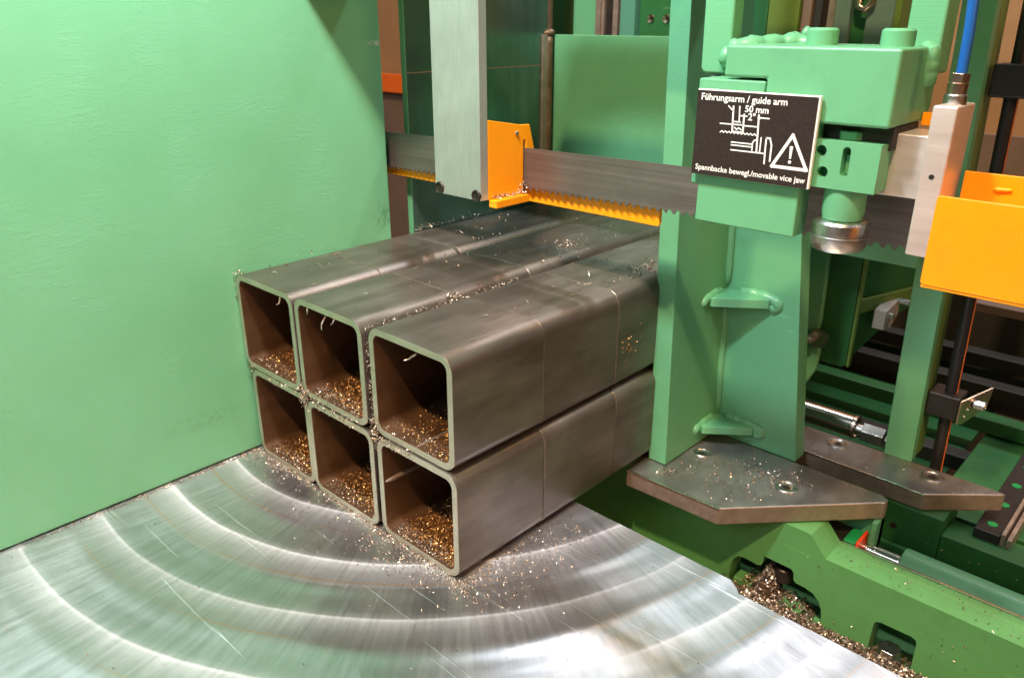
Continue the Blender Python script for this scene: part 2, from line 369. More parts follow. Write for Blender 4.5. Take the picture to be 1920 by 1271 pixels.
# ------------------------------------------------------------------ the square tubes, each already sawn into slices
TW, TH, TT, RO, RI = 1.03, 1.003, .066, .135, .07
def tube_ring(r, inset):
    a, b = inset, TW - inset; c, d = inset, TH - inset
    pts = []
    for (cx, cy, a0) in ((b - r, c + r, -90), (b - r, d - r, 0), (a + r, d - r, 90), (a + r, c + r, 180)): pts += arc(cx, cy, r, a0, a0 + 90, 7)
    return pts
def slice_mesh(length, name):
    o_, i_ = tube_ring(RO, 0), tube_ring(RI, TT); n = len(o_); e = .004
    oin, iin = tube_ring(RO - e, e), tube_ring(RI + e, TT - e)
    vs = []; L = length
    rings = [(o_, e), (o_, L - e), (oin, L), (iin, L), (i_, L - e), (i_, e), (iin, 0), (oin, 0)]
    for ring, y in rings: vs += [((x - TW / 2) * S, y * S, z * S) for x, z in ring]
    fs = []; mi = []
    for r_ in range(8):
        q = (r_ + 1) % 8; mt = {0: 0, 1: 0, 7: 0, 3: 2, 4: 2, 5: 2}.get(r_, 1)
        for k in range(n):
            fs.append((r_ * n + k, r_ * n + (k + 1) % n, q * n + (k + 1) % n, q * n + k)); mi.append(mt)
    me = bpy.data.meshes.new(name); me.from_pydata(vs, [], fs); me.update()
    bm = bmesh.new(); bm.from_mesh(me); bmesh.ops.recalc_face_normals(bm, faces=bm.faces); bm.to_mesh(me); bm.free()
    for p, k in zip(me.polygons, mi): p.use_smooth = True; p.material_index = k
    me.set_sharp_from_angle(angle=math.radians(38))
    for k in ('tube_steel', 'tube_end', 'tube_inner'): me.materials.append(MATS[k])
    return me
slice_me = slice_mesh(1.050, 'tube_slice'); stock_me = slice_mesh(6.5, 'tube_stock')
BX = [-.01, 1.03, 2.105]; TX = [-.085, .972, 2.065]
rowname = ['bottom', 'top']; colname = ['left', 'middle', 'right']
where = {(0, 0): 'beside the green panel on the table', (0, 1): 'between two neighbours', (0, 2): 'at the open right end on the table',
         (1, 0): 'against the green panel', (1, 1): 'between two neighbours', (1, 2): 'nearest the sign'}
rt = random.Random(5); tubes = {}
for row in range(2):
    for c in range(3):
        x = (BX, TX)[row][c] + TW / 2; z = (0.0, 1.012)[row] + .002
        for k in range(3):
            y = (0.0, 1.058, 2.125)[k]
            me = slice_me if k < 2 else stock_me
            kindw = ['front', 'second', 'long rear'][k]
            nm = 'square_tube' if k < 2 else 'square_tube_stock'
            o = bpy.data.objects.new(nm, me); link(o)
            jy = rt.uniform(-.012, .006) if k == 0 else 0; jx = rt.uniform(-.006, .006)
            if (row, c) == (1, 2): jy = .012 if k == 0 else 0
            if (row, c, k) == (1, 0, 2): y += .035
            o.location = ((x + jx) * S, (y + jy) * S, z * S); ORG[o.name] = Vector((x + jx, y + jy, z))
            o.rotation_euler[2] = math.radians(rt.uniform(-.15, .15)) if k < 2 else 0
            t = ['open %s slice, %s-row %s tube, %s' % (kindw, rowname[row], colname[c], where[(row, c)]),
                 'second sawn slice behind the front slice, %s-row %s tube' % (rowname[row], colname[c]),
                 'uncut rear length of the %s-row %s tube, under the saw blade' % (rowname[row], colname[c])][k]
            tag(o, t, 'steel tube', ['sawn slices of square steel tube', 'sawn slices of square steel tube', 'uncut square tube lengths behind the blade'][k])
            tubes[(row, c, k)] = o
# weld seams running along inside and outside some tubes
o = tubes[(0, 2, 0)]; x0 = BX[2] + TT
make('weld_seam', G().bead([(x0 + .002, .01, .55), (x0 + .002, 1.02, .56)], .022, .03, 3, 8, .04), 'machined_edge', o)
o = tubes[(1, 2, 0)]
make('weld_seam', G().bead([(TX[2] + .56, .03, 1.012 + TT + .002), (TX[2] + .56, 1.02, 1.012 + TT + .002)], .016, .03, 4, 8, .04), 'machined_edge', o)
make('seam_line', G().bead([(TX[2] + TW - .155, .01, 2.014), (TX[2] + TW - .155, 1.03, 2.014)], .0045, .25, 5, 6, .03), 'tube_steel', o)
o = tubes[(1, 2, 1)]
make('seam_line', G().bead([(TX[2] + TW - .155, 1.06, 2.014), (TX[2] + TW - .155, 2.09, 2.014)], .0045, .25, 6, 6, .03), 'tube_steel', o)
# ragged burrs hanging from the sawn edges
def burr(parent, p, L, seed):
    rr = random.Random(seed); q = Vector(p); pts = [q.copy()]
    d = Vector((rr.uniform(-.3, .3), -.4, -1)).normalized()
    for i in range(6):
        d = (d + Vector((rr.uniform(-.7, .7), rr.uniform(-.5, .3), rr.uniform(-.2, .3)))).normalized(); q = q + d * L / 6; pts.append(q.copy())
    make('burr', G().tube(pts, [.007, .009, .008, .007, .005, .004, .002], 5), 'chips_silver_plain', parent)
steel('chips_silver_plain', (.32, .25, .20), (.5, .41, .34), .35, 1, (1, 1, 1), 20, .2)
zt = 1.012 + TH - TT
for (rc, fx, L, sd) in (((1, 0, 0), .80, .10, 1), ((1, 1, 0), .22, .10, 2), ((1, 1, 0), .50, .17, 3), ((1, 2, 0), .62, .12, 4), ((1, 1, 0), .62, .06, 6)):
    burr(tubes[rc], (TX[rc[1]] + fx * TW, -.002, zt), L, sd)

# ------------------------------------------------------------------ rear vice liner (dark polished steel) behind the blade
t = thing('rear_vice_wall', (-.1, 3.5, 2.0), 'dark glossy steel vice wall behind the blade, left of the flat green plate', 'vice wall')
make('lower_plate', G().box(-.16, -.085, 2.335, 4.72, 1.0, 3.795), 'rear_plate_steel', t, .004)
make('upper_plate', G().box(-.16, -.085, 2.335, 4.72, 3.803, 6.5), 'rear_plate_steel', t, .004)
make('painted_edge', G().box(-.164, -.087, 2.322, 2.334, 1.0, 6.5), 'paint_green', t, .002)
make('corner_weld', G().bead([(-.075, 4.74, 2.1), (-.075, 4.74, 4.17)], .055, .05, 8, 12, .03), 'rust_weld', t)
make('weld_end', G().bead([(-.09, 4.66, 4.19), (-.02, 4.78, 4.20)], .045, .25, 9, 10, .02), 'rust_weld', t)
make('edge_angle', G().box(-.17, -.07, 4.725, 4.80, 4.22, 6.5), 'rust_weld', t, .004)
make('weld_strip', G().box(-.084, -.05, 4.60, 4.70, 1.0, 4.17), 'machined_edge', t, .004)
g = G().box(-.03, 2.6, 4.80, 4.86, 2.05, 4.17)
make('backing_plate', g, 'paint_green', bevel=.008, label='flat green upright plate between the steel vice wall and the green jaw post', cat='plate')

# ------------------------------------------------------------------ saw blade
def blade_z(x): return 2.762 + .0195 * (x + .2), 3.178 + .0165 * (x + .2)
g = G(); pts = []; x = -3.0; i = 0; pitches = [.074, .080, .088, .078, .084]
while x < 6.4:
    p = pitches[i % 5]; b = blade_z(x)[0]
    for fx, h in ((0, .0), (.12, .003), (.24, .026), (.44, .037), (.68, .031), (.88, .012)): pts.append((x + p * fx, b + h))
    x += p; i += 1
n = len(pts); y0, y1 = 2.094, 2.106
vs = []
for (px, pz) in pts: vs += [(px, y0, pz), (px, y1, pz), (px, y0, blade_z(px)[1]), (px, y1, blade_z(px)[1])]
fs = []
for k in range(n - 1):
    a, b = 4 * k, 4 * k + 4; fs += [(a, b, b + 2, a + 2), (a + 1, a + 3, b + 3, b + 1), (a, a + 1, b + 1, b), (a + 2, b + 2, b + 3, a + 3)]
g.add(vs, fs)
make('toothed_band', g, 'blade_steel', sharp=25, label='grey toothed bandsaw blade stretched across above the tubes', cat='saw blade', origin=(0, 2.1, 2.7))

t = thing('blade_guard', (1.6, 2.22, 2.66), 'orange guard strip running behind and below the blade teeth', 'blade guard')
make('strip', G().prism([(-3.0, 2.69), (3.435, 2.69), (3.45, 2.705), (3.45, 2.86), (-3.0, 2.86)], 'y', 2.152, 2.19), 'paint_orange', t, .006)

# ------------------------------------------------------------------ left guide arm: aluminium bar with an orange chip shield
t = thing('guide_arm', (1.6, 1.55, 2.78), 'pale anodised aluminium guide arm bar hanging in front of the blade with an orange shield', 'guide arm')
make('bar', G().box(1.288, 1.916, 1.50, 1.60, 2.785, 6.2), 'aluminium', t, .006)
screw(t, (1.355, 1.497, 2.842), .056, 'black_oxide', '-y'); screw(t, (1.862, 1.497, 2.832), .056, 'black_oxide', '-y')
sh = G().prism([(1.604, 2.78), (2.085, 2.78), (2.085, 3.29), (2.125, 3.29), (2.125, 3.19), (2.24, 3.19), (2.17, 3.425), (2.06, 3.43), (2.04, 3.432), (1.604, 3.51)], 'x', 1.885, 1.915)
shield = make('shield', sh, 'paint_orange', t, .005)
make('shield_lip', G().box(1.66, 1.915, 1.604, 2.07, 2.785, 2.80).box(1.92, 2.02, 1.604, 2.06, 2.715, 2.785), 'paint_orange', t, .006)
make('shield_return', G().box(1.70, 1.916, 2.03, 2.08, 2.70, 3.2), 'paint_orange', t, .005)
make('screw', G().cyl((1.912, 1.985, 3.36), (1.93, 1.985, 3.36), .02, 16, .004), 'zinc', t)

# ------------------------------------------------------------------ right guide arm with the sign
t = thing('guide_arm', (4.8, 1.6, 2.95), 'heavy green guide arm block carrying the black sign, right of the jaw post', 'guide arm')
blk = G().prism([(4.29, 3.995), (4.604, 3.995), (4.604, 3.60), (4.98, 3.60), (4.98, 3.742), (5.425, 3.742), (5.425, 4.20), (4.29, 4.20)], 'y', 1.50, 2.20)
make('arm_block', blk, 'paint_green', t, .022, seg=3)
make('jaw_carrier', G().box(4.105, 4.60, 1.503, 1.95, 3.25, 3.978), 'paint_green', t, .012)
make('guide_block', G().box(4.166, 4.924, 1.50, 1.69, 2.986, 3.60), 'paint_green', t, .012)
make('side_cheek', G().prism([(1.70, 3.00), (1.78, 2.90), (2.04, 2.90), (2.04, 3.62), (1.70, 3.62)], 'x', 4.055, 4.16), 'paint_green', t, .012)
make('cheek_knob', G().cyl((4.03, 1.86, 3.36), (4.06, 1.86, 3.36), .07, 24, .01), 'paint_green', t)
make('gap_shade', G().box(4.985, 5.42, 1.62, 2.05, 3.60, 3.741), 'interior_dark', t)  # solid dark block put in for the shade of the gap
# small block with slot and two blind holes
def circ(cx, cz, r, n=20): return [(cx + r * math.cos(2 * math.pi * k / n), cz + r * math.sin(2 * math.pi * k / n)) for k in range(n)]
slot = arc(5.195, 3.59, .026, 0, 180, 8) + arc(5.195, 3.455, .026, 180, 360, 8)
g = plate_xz([[(4.93, 3.345), (5.40, 3.345), (5.40, 3.645), (4.93, 3.645)], circ(5.031, 3.577, .036), circ(5.058, 3.445, .036), slot], 1.505, 1.60)
ad = make('adjuster_block', g, 'paint_green', t); weld_verts(ad)
make('block_back', G().box(4.93, 5.40, 1.602, 1.80, 3.345, 3.645), 'paint_green', t, .008)
make('slot_bottom', G().box(5.175, 5.215, 1.57, 1.601, 3.44, 3.56), 'paint_green', t)
make('hex_nut', G().cyl((5.16, 1.66, 3.645), (5.16, 1.66, 3.70), .095, 6), 'paint_green', t, .006)
make('cap_bolt', G().lathe([(.0001, .105), (.085, .105), (.10, .09), (.10, 0)], (4.79, 1.85, 4.20), 32), 'paint_green', t)
make('cap_bolt', G().lathe([(.0001, .105), (.085, .105), (.10, .09), (.10, 0)], (5.27, 1.85, 4.20), 32), 'paint_green', t)
make('roller_pin', G().lathe([(.0001, .25), (.13, .25), (.135, .07), (.125, .02), (.0001, 0)], (5.175, 1.65, 3.12), 36), 'paint_green', t)
make('guide_roller', G().lathe([(.0001, .20), (.14, .20), (.168, .195), (.18, .18), (.18, .115), (.174, .11), (.174, .10), (.18, .095), (.178, .03), (.16, .0), (.0001, 0)], (5.175, 1.65, 2.935), 40), 'zinc', t)
make('upright_bar', G().prism([(3.93, 4.02), (3.96, 3.99), (4.12, 3.99), (4.16, 4.03), (4.155, 5.01), (3.91, 5.01)], 'y', 1.80, 1.95), 'paint_green_milled', t, .02)
make('dowel_pin', G().cyl((4.03, 1.86, 3.93), (4.03, 1.86, 4.02), .04, 20), 'paint_grey_green', t)
make('upright_bar', G().box(5.225, 5.45, 2.10, 2.34, 4.03, 5.01), 'paint_green_milled', t, .02)
make('arm_lug', G().box(5.30, 5.42, 2.05, 2.24, 3.80, 4.12), 'paint_green', t, .02)
w_ = G().bead([(4.16, 1.76, 4.165), (4.26, 1.84, 4.185), (4.36, 2.0, 4.195), (4.46, 2.14, 4.205), (4.62, 2.17, 4.19)], .062, .22, 21, 12, .022)
w_.bead([(4.52, 2.19, 4.22), (4.53, 2.19, 4.31)], .035, .1, 22, 10).bead([(4.62, 2.19, 4.20), (4.63, 2.19, 4.27)], .035, .1, 23, 10)
w_.bead([(4.15, 1.76, 4.18), (4.14, 1.78, 4.04)], .045, .18, 24, 12)
make('weld_bead', w_, 'paint_green', t, sharp=60)
make('weld_bead', G().bead([(5.395, 2.02, 4.22), (5.41, 2.03, 4.12), (5.405, 2.05, 4.02), (5.39, 2.08, 3.95)], .075, .05, 25, 14, .02), 'paint_green', t, sharp=60)
make('cross_block', G().box(5.344, 5.62, 1.70, 2.05, 3.313, 3.70), 'aluminium_block', t, .01)
col_ = make('clamp_column', G().box(5.615, 5.752, 1.60, 1.955, 2.985, 3.888), 'aluminium_block', t, .012)
make('column_pin', G().cyl((5.683, 1.598, 3.478), (5.683, 1.62, 3.478), .016, 16), 'black_oxide', col_)
make('orange_reflection', G().prism([(5.43, 3.72), (5.56, 3.72), (5.52, 3.80), (5.43, 3.80)], 'y', 2.06, 2.10), 'paint_orange', t, .004)  # small orange plate added for an orange reflection
# the sign
sg = make('sign_plate', G().box(4.133, 5.003, 1.455, 1.485, 3.33, 3.912), 'sign_white', t, .003)
make('sign_face', G().box(4.135, 4.991, 1.451, 1.456, 3.332, 3.904), 'sign_black', sg)
YS = 1.4495
def txt(s_, x, z, width, off=.0, slope=0.0, name='lettering', height=None):
    vs, fs = curve_mesh(None, 0, off, s_, 1.0); a = np.array(vs); xs = a[:, 0]
    k = width / (xs.max() - xs.min()); kz = k if height is None else height / (np.percentile(a[:, 1], 99.5) - 0)
    g = G(); g.add([(x + (p[0] - xs.min()) * k, YS, z + p[1] * kz + slope * (p[0] - xs.min()) * k) for p in vs], fs)
    return make(name, g, 'sign_white', sg)
txt('Führungsarm / guide arm', 4.167, 3.842, .625, .016)
txt('50 mm', 4.502, 3.782, .168, .018)
txt('2"', 4.530, 3.731, .052, .018)
txt('Spannbacke bewegl./movable vice jaw', 4.165, 3.366, .812, .016)
def line(pts, w_=.0085, closed=False):
    g = G(); pts = pts + ([pts[0]] if closed else [])
    for i, (a, b) in enumerate(zip(pts[:-1], pts[1:])):
        a = Vector(a); b = Vector(b); d = (b - a).normalized(); nn = Vector((-d.y, d.x)) * w_ / 2; e = d * w_ * .45; yy = YS - .0006 - .0002 * i
        q = [a - e - nn, b + e - nn, b + e + nn, a - e + nn]
        g.add([(p.x, yy, p.y) for p in q], [(0, 1, 2, 3)])
    return g
pic = G()
def addl(pts, w_=.0085, closed=False):
    q = line(pts, w_, closed); pic.add(q.v, q.f)
for L_ in ([(4.329, 3.694), (4.487, 3.696)], [(4.505, 3.693), (4.606, 3.693)], [(4.379, 3.813), (4.416, 3.782)], [(4.462, 3.815), (4.468, 3.716)],
           [(4.424, 3.714), (4.478, 3.714)], [(4.432, 3.649), (4.505, 3.649)], [(4.476, 3.755), (4.522, 3.755)], [(4.60, 3.752), (4.679, 3.752)],
           [(4.427, 3.578), (4.579, 3.578)], [(4.429, 3.559), (4.573, 3.559)], [(4.428, 3.526), (4.675, 3.526)],
           [(4.584, 3.537), (4.582, 3.585), (4.592, 3.603), (4.611, 3.611)], [(4.640, 3.626), (4.640, 3.534)], [(4.440, 3.675), (4.455, 3.664), (4.470, 3.675), (4.490, 3.664)]): addl(L_)
for L_ in ([(4.416, 3.811), (4.424, 3.649)], [(4.500, 3.764), (4.503, 3.653)], [(4.606, 3.768), (4.617, 3.534)]): addl(L_, .012)
addl([(4.676, 3.627), (4.681, 3.462)], .011); addl([(4.676, 3.628), (4.703, 3.628), (4.719, 3.585), (4.719, 3.482)], .011)
addl([(4.334 + k * .0135, 3.640 + (.007 if k % 2 else -.004)) for k in range(21)], .007)
addl([(4.857, 3.662), (4.737, 3.452), (4.975, 3.452)], .021, True)
pic.prism([(4.846, 3.592), (4.868, 3.592), (4.863, 3.512), (4.851, 3.512)], 'y', YS - .0015, YS - .0005)
pic.prism(circ(4.857, 3.491, .011, 12), 'y', YS - .0015, YS - .0005)
pic.add([(4.600, YS - .002, 3.752), (4.625, YS - .002, 3.760), (4.625, YS - .002, 3.744)], [(0, 1, 2)])
pic.add([(4.522, YS - .002, 3.755), (4.500, YS - .002, 3.763), (4.500, YS - .002, 3.747)], [(0, 1, 2)])
make('pictogram', pic, 'sign_white', sg)

# hose and fitting standing on the clamp column
t = thing('air_hose', (5.683, 1.76, 3.888), 'blue plastic hose with metal fitting rising from the aluminium column', 'hose')
make('hose', G().tube([(5.69, 1.76, 4.05), (5.685, 1.76, 4.3), (5.665, 1.76, 4.6), (5.645, 1.76, 4.8), (5.59, 1.78, 5.0)], .030, 20), 'hose_blue', t)
make('fitting_base', G().lathe([(.0001, .0), (.062, .0), (.064, .01), (.064, .05), (.058, .058), (.0001, .058)], (5.683, 1.76, 3.889), 28), 'zinc', t)
make('fitting_sleeve', G().lathe([(.055, .0), (.057, .06), (.050, .066)], (5.683, 1.76, 3.947), 28), 'brass_nickel', t)
make('hex_collar', G().cyl((5.685, 1.76, 4.012), (5.686, 1.76, 4.065), .056, 6), 'brass_nickel', t, .004)

# orange cover on the right
t = thing('blade_cover', (6.4, 1.6, 2.9), 'bent orange sheet metal blade cover at the right edge, beside the aluminium column', 'blade cover')
make('front_sheet', G().prism([(5.815, 2.92), (5.83, 2.905), (7.6, 2.905), (7.6, 3.432), (5.83, 3.432), (5.815, 3.42)], 'y', 1.30, 1.32), 'paint_orange', t, .005)
make('back_sheet', G().box(5.785, 7.6, 1.90, 1.92, 2.96, 3.49), 'paint_orange', t, .005)
make('bottom_lip', G().box(5.82, 7.6, 1.305, 1.45, 2.888, 2.904), 'paint_orange', t, .004)
make('floor_sheet', G().box(5.83, 7.6, 1.45, 1.90, 2.96, 2.98), 'paint_orange', t, .004)
make('weld_spot', G().bead([(5.96, 1.895, 3.40), (6.06, 1.895, 3.405)], .014, .3, 31, 8, .012), 'paint_orange', t, sharp=60)

# ------------------------------------------------------------------ movable vice jaw in front
t = thing('vice_jaw', (3.6, 3.3, -.02), 'tall green welded vice jaw pressed against the right side of the tubes', 'vice jaw')
def lean(z): return -.028 * z
make('jaw_plate', G().add([(3.115 + lean(z) + dx, y, z) for z in (-.03, 6.2) for dx, y in ((0, 2.80), (.21, 2.80), (.21, 3.95), (0, 3.95))],
     [(0, 3, 2, 1), (4, 5, 6, 7), (0, 1, 5, 4), (1, 2, 6, 5), (2, 3, 7, 6), (3, 0, 4, 7)]), 'paint_green_milled', t, .008)
make('cross_web', G().prism([(3.30, -.05), (4.29, -.05), (3.99, 2.6), (3.86, 3.8), (3.20, 3.8), (3.26, 2.6)], 'y', 3.84, 4.06), 'paint_green', t, .008)
for (z0, zc, sd) in ((1.585, 1.69, 1), (.105, .20, 2)):
    xs = 3.325 + lean(zc) + .003
    gp = make('gusset', G().prism([(xs - .02, 3.46), (xs + .06, 3.44), (3.80, 3.78), (3.80, 3.85), (xs - .02, 3.85)], 'z', z0, zc), 'paint_green', t, .012)
    make('weld_bead', G().bead([(xs - .02, 3.36, z0 + .0), (xs - .018, 3.40, zc - .03), (xs - .012, 3.56, zc - .008), (xs - .012, 3.74, zc - .012)], .055, .10, sd * 3, 12, .02), 'paint_green', gp, sharp=60)
    make('weld_bead', G().bead([(3.42, 3.85, zc - .012), (3.62, 3.85, zc - .004), (3.78, 3.85, zc - .01), (3.87, 3.855, zc - .04), (3.87, 3.855, z0 + .02), (3.78, 3.85, z0 - .01)], .062, .12, sd * 3 + 1, 12, .02), 'paint_green', gp, sharp=60)
make('weld_bead', G().bead([(3.325, 3.83, .22), (3.29, 3.83, 1.56)], .045, .03, 41, 12, .05), 'paint_green', t, sharp=60)
make('weld_bead', G().bead([(3.285, 3.83, 1.74), (3.245, 3.83, 3.2)], .045, .03, 42, 12, .05), 'paint_green', t, sharp=60)

def jaw_table(name, poly, z0, z1, label, mats, screws, cat='clamp plate'):
    t = thing(name, (np.mean([p[0] for p in poly]), np.mean([p[1] for p in poly]), z0), label, cat)
    body = make('plate_body', G().prism(poly, 'z', z0, z1), mats[0], t, .016)
    body.data.materials.append(MATS[mats[1]])
    for p in body.data.polygons:
        if abs(p.normal.z) < .5: p.material_index = 1
    body.modifiers['bevel'].material = -1
    for (sx_, sy_, r) in screws: screw(t, (sx_, sy_, z1 + .001), r)
    return t
ft = jaw_table('clamp_plate', [(3.07, 2.46), (4.14, 2.49), (5.24, 3.66), (5.29, 3.70), (5.29, 3.77), (5.22, 3.825), (3.02, 3.825), (3.02, 2.70)], -.235, -.04,
    'front steel clamp plate with clipped corner, scattered with turnings, below the green jaw', ('ground_steel', 'machined_edge'), ((3.475, 3.30, .095), (4.455, 3.29, .115)))
jaw_table('clamp_plate', [(3.1, 4.135), (5.51, 4.12), (6.07, 4.63), (6.11, 4.68), (5.98, 4.70), (3.1, 4.70)], -.235, -.04,
    'rear dark steel clamp plate behind the green jaw, under the black rod', ('ground_steel', 'machined_edge'), ((4.475, 4.52, .115), (5.465, 4.51, .115)))
make('edge_chamfer', G().prism([(3.08, 2.452), (4.145, 2.482), (4.145, 2.505), (3.08, 2.475)], 'z', -.056, -.0385), 'bare_edge', ft, .003)
rp = bpy.data.objects['clamp_plate.001']
make('edge_chamfer', G().prism([(3.1, 4.128), (5.51, 4.113), (5.51, 4.135), (3.1, 4.150)], 'z', -.056, -.0385), 'bare_edge', rp, .003)

# ------------------------------------------------------------------ rear jaw post, rod and clamps
t = thing('rear_post', (5.0, 4.75, -.04), 'tall green post standing on the rear clamp plate beside the black rod', 'post')
make('post_face', G().add([(4.92 + dx - .025 * z, y, z) for z in (-.04, 6.4) for dx, y in ((0, 4.665), (.285, 4.665), (.285, 4.80), (0, 4.80))],
     [(0, 3, 2, 1), (4, 5, 6, 7), (0, 1, 5, 4), (1, 2, 6, 5), (2, 3, 7, 6), (3, 0, 4, 7)]), 'paint_green', t, .008)
make('post_flange', G().add([(4.92 + dx - .025 * z, y, z) for z in (-.04, 6.4) for dx, y in ((.245, 4.801), (.275, 4.801), (.275, 5.10), (.245, 5.10))],
     [(0, 3, 2, 1), (4, 5, 6, 7), (0, 1, 5, 4), (1, 2, 6, 5), (2, 3, 7, 6), (3, 0, 4, 7)]), 'paint_olive', t, .006)
make('crossbar', G().box(3.4, 4.91, 4.52, 4.66, 2.09, 2.52), 'paint_green', t, .01)
t = thing('clamp_rod', (5.38, 4.95, -.1), 'black round rod with two clamps, standing right of the rear green post', 'rod')
make('rod', G().cyl((5.40, 4.95, -.6), (5.24, 4.95, 6.4), .062, 24), 'plastic_black', t)
make('rod_stripe', G().cyl((5.46, 4.93, -.6), (5.30, 4.93, 6.4), .005, 8), 'paint_orange_far', t)
cl = make('clamp_body', G().prism([(4.80, .50), (5.10, .50), (5.10, .76), (4.80, .76)], 'x', 5.19, 5.50), 'plastic_black', t, .02)
fl = make('clamp_cheek', G().add([(5.503 + k * dx + o, 4.78 + dy, z) for o in (0, .02) for dx, dy, z, k in ((0, 0, .49, 1), (.03, .06, .48, 1), (.17, .30, .64, 1), (.19, .32, .86, 1), (0, 0, .75, 1))], [(0, 1, 2, 3, 4), (9, 8, 7, 6, 5), (0, 5, 6, 1), (1, 6, 7, 2), (2, 7, 8, 3), (3, 8, 9, 4), (4, 9, 5, 0)]), 'brass_nickel', t, .004)
make('clamp_bolt', G().cyl((5.57, 4.93, .70), (5.62, 4.93, .70), .03, 18).lathe([(.045, 0), (.052, .008), (.052, .10), (.046, .108), (.03, .108), (.028, .08), (.0001, .08)], (5.60, 4.93, .70), 24, 'x'), 'zinc', t)
for xx, yy, zz in ((5.555, 4.84, .57), (5.565, 4.86, .65)): make('rivet', G().cyl((xx, yy, zz), (xx + .01, yy, zz), .014, 14), 'zinc', fl)
make('clamp_body', G().box(5.14, 5.60, 4.78, 5.12, 3.70, 3.99), 'plastic_black', t, .02)

# ------------------------------------------------------------------ things behind the jaw
t = thing('strut_bracket', (3.65, 5.5, .3), 'dark green upright strut with a hex bolt and round washer behind the jaw', 'bracket')
make('strut', G().prism([(3.60, .46), (3.76, .30), (3.88, .40), (3.965, .60), (3.975, .84), (3.90, .92), (3.935, 1.2), (3.915, 2.3), (3.73, 2.3)], 'y', 4.88, 4.96), 'paint_green', t, .02)
make('washer', G().cyl((3.96, 4.80, 1.0), (3.96, 4.875, 1.0), .11, 28), 'brass_nickel', t)
make('hex_bolt', G().cyl((3.88, 4.72, .99), (3.88, 4.80, .99), .055, 6).cyl((3.88, 4.66, .99), (3.88, 4.73, .99), .03, 14), 'zinc', t, .005)
t = thing('angle_bracket', (4.1, 5.0, .65), 'dark green upright plate with a sloping flange, seen between the jaw and the rear post', 'bracket')
make('plate', G().prism([(3.80, .66), (4.20, .66), (4.245, .70), (4.245, 2.3), (3.80, 2.3)], 'y', 5.00, 5.06), 'paint_green_dark', t, .01)
make('edge_strip', G().box(4.25, 4.285, 5.00, 5.07, .68, 2.3), 'paint_olive', t, .01)
make('flange', G().add([(4.25, 5.02, 1.30), (4.25, 5.02, 1.46), (4.72, 6.1, 1.40), (4.72, 6.1, 1.53), (4.22, 5.10, 1.30), (4.22, 5.10, 1.46), (4.68, 6.15, 1.40), (4.68, 6.15, 1.53)],
     [(0, 1, 3, 2), (4, 6, 7, 5), (1, 5, 7, 3), (0, 2, 6, 4), (0, 4, 5, 1), (2, 3, 7, 6)]), 'paint_olive', t, .006)
make('side_web', G().add([(4.20, 5.10, 1.46), (4.70, 6.2, 1.53), (4.70, 6.2, 2.3), (4.20, 5.10, 2.3), (4.16, 5.13, 1.46), (4.66, 6.23, 1.53), (4.66, 6.23, 2.3), (4.16, 5.13, 2.3)],
     [(0, 1, 2, 3), (4, 7, 6, 5), (0, 4, 5, 1), (3, 2, 6, 7), (0, 3, 7, 4), (1, 5, 6, 2)]), 'paint_green_dark', t)
make('lower_web', G().add([(4.23, 5.10, .72), (4.45, 5.6, 1.15), (4.68, 6.1, 1.40), (4.23, 5.10, 1.30), (4.20, 5.13, .72), (4.42, 5.63, 1.15), (4.65, 6.13, 1.40), (4.20, 5.13, 1.30)],
     [(0, 1, 2, 3), (4, 7, 6, 5), (0, 4, 5, 1), (3, 2, 6, 7), (0, 3, 7, 4), (1, 5, 6, 2)]), 'paint_green_dark', t)
t = thing('sensor_block', (4.45, 5.3, 1.12), 'small bare aluminium block with two screws under the sloping green flange', 'sensor')
make('block_body', G().prism([(5.20, 1.14), (5.42, 1.10), (5.62, 1.22), (5.62, 1.42), (5.20, 1.36)], 'x', 4.39, 4.52), 'aluminium_block', t, .01)
make('screw', G().cyl((4.52, 5.36, 1.27), (4.56, 5.36, 1.27), .035, 16, .006), 'zinc', t)
make('screw', G().cyl((4.52, 5.56, 1.40), (4.64, 5.56, 1.40), .035, 16, .006), 'zinc', t)
t = thing('conveyor_roller', (3.9, 5.06, -.2), 'shiny steel roller with a collar end lying behind the rear clamp plate', 'roller')
make('roller_tube', G().cyl((2.5, 5.06, -.045), (4.44, 5.06, -.045), .135, 32, .008), 'chrome', t)
make('end_ring', G().lathe([(.10, 0), (.142, 0), (.142, .035), (.11, .035), (.10, .0)], (4.445, 5.06, -.045), 32, 'x'), 'brass_nickel', t)
make('stub_axle', G().cyl((4.44, 5.06, -.06), (4.60, 5.06, -.06), .07, 20), 'zinc', t)
make('hex_nut', G().cyl((4.55, 5.06, -.075), (4.80, 5.06, -.075), .12, 6), 'zinc', t, .006)
make('hex_nut', G().cyl((4.82, 5.06, -.09), (4.90, 5.06, -.09), .115, 6), 'zinc', t, .006)

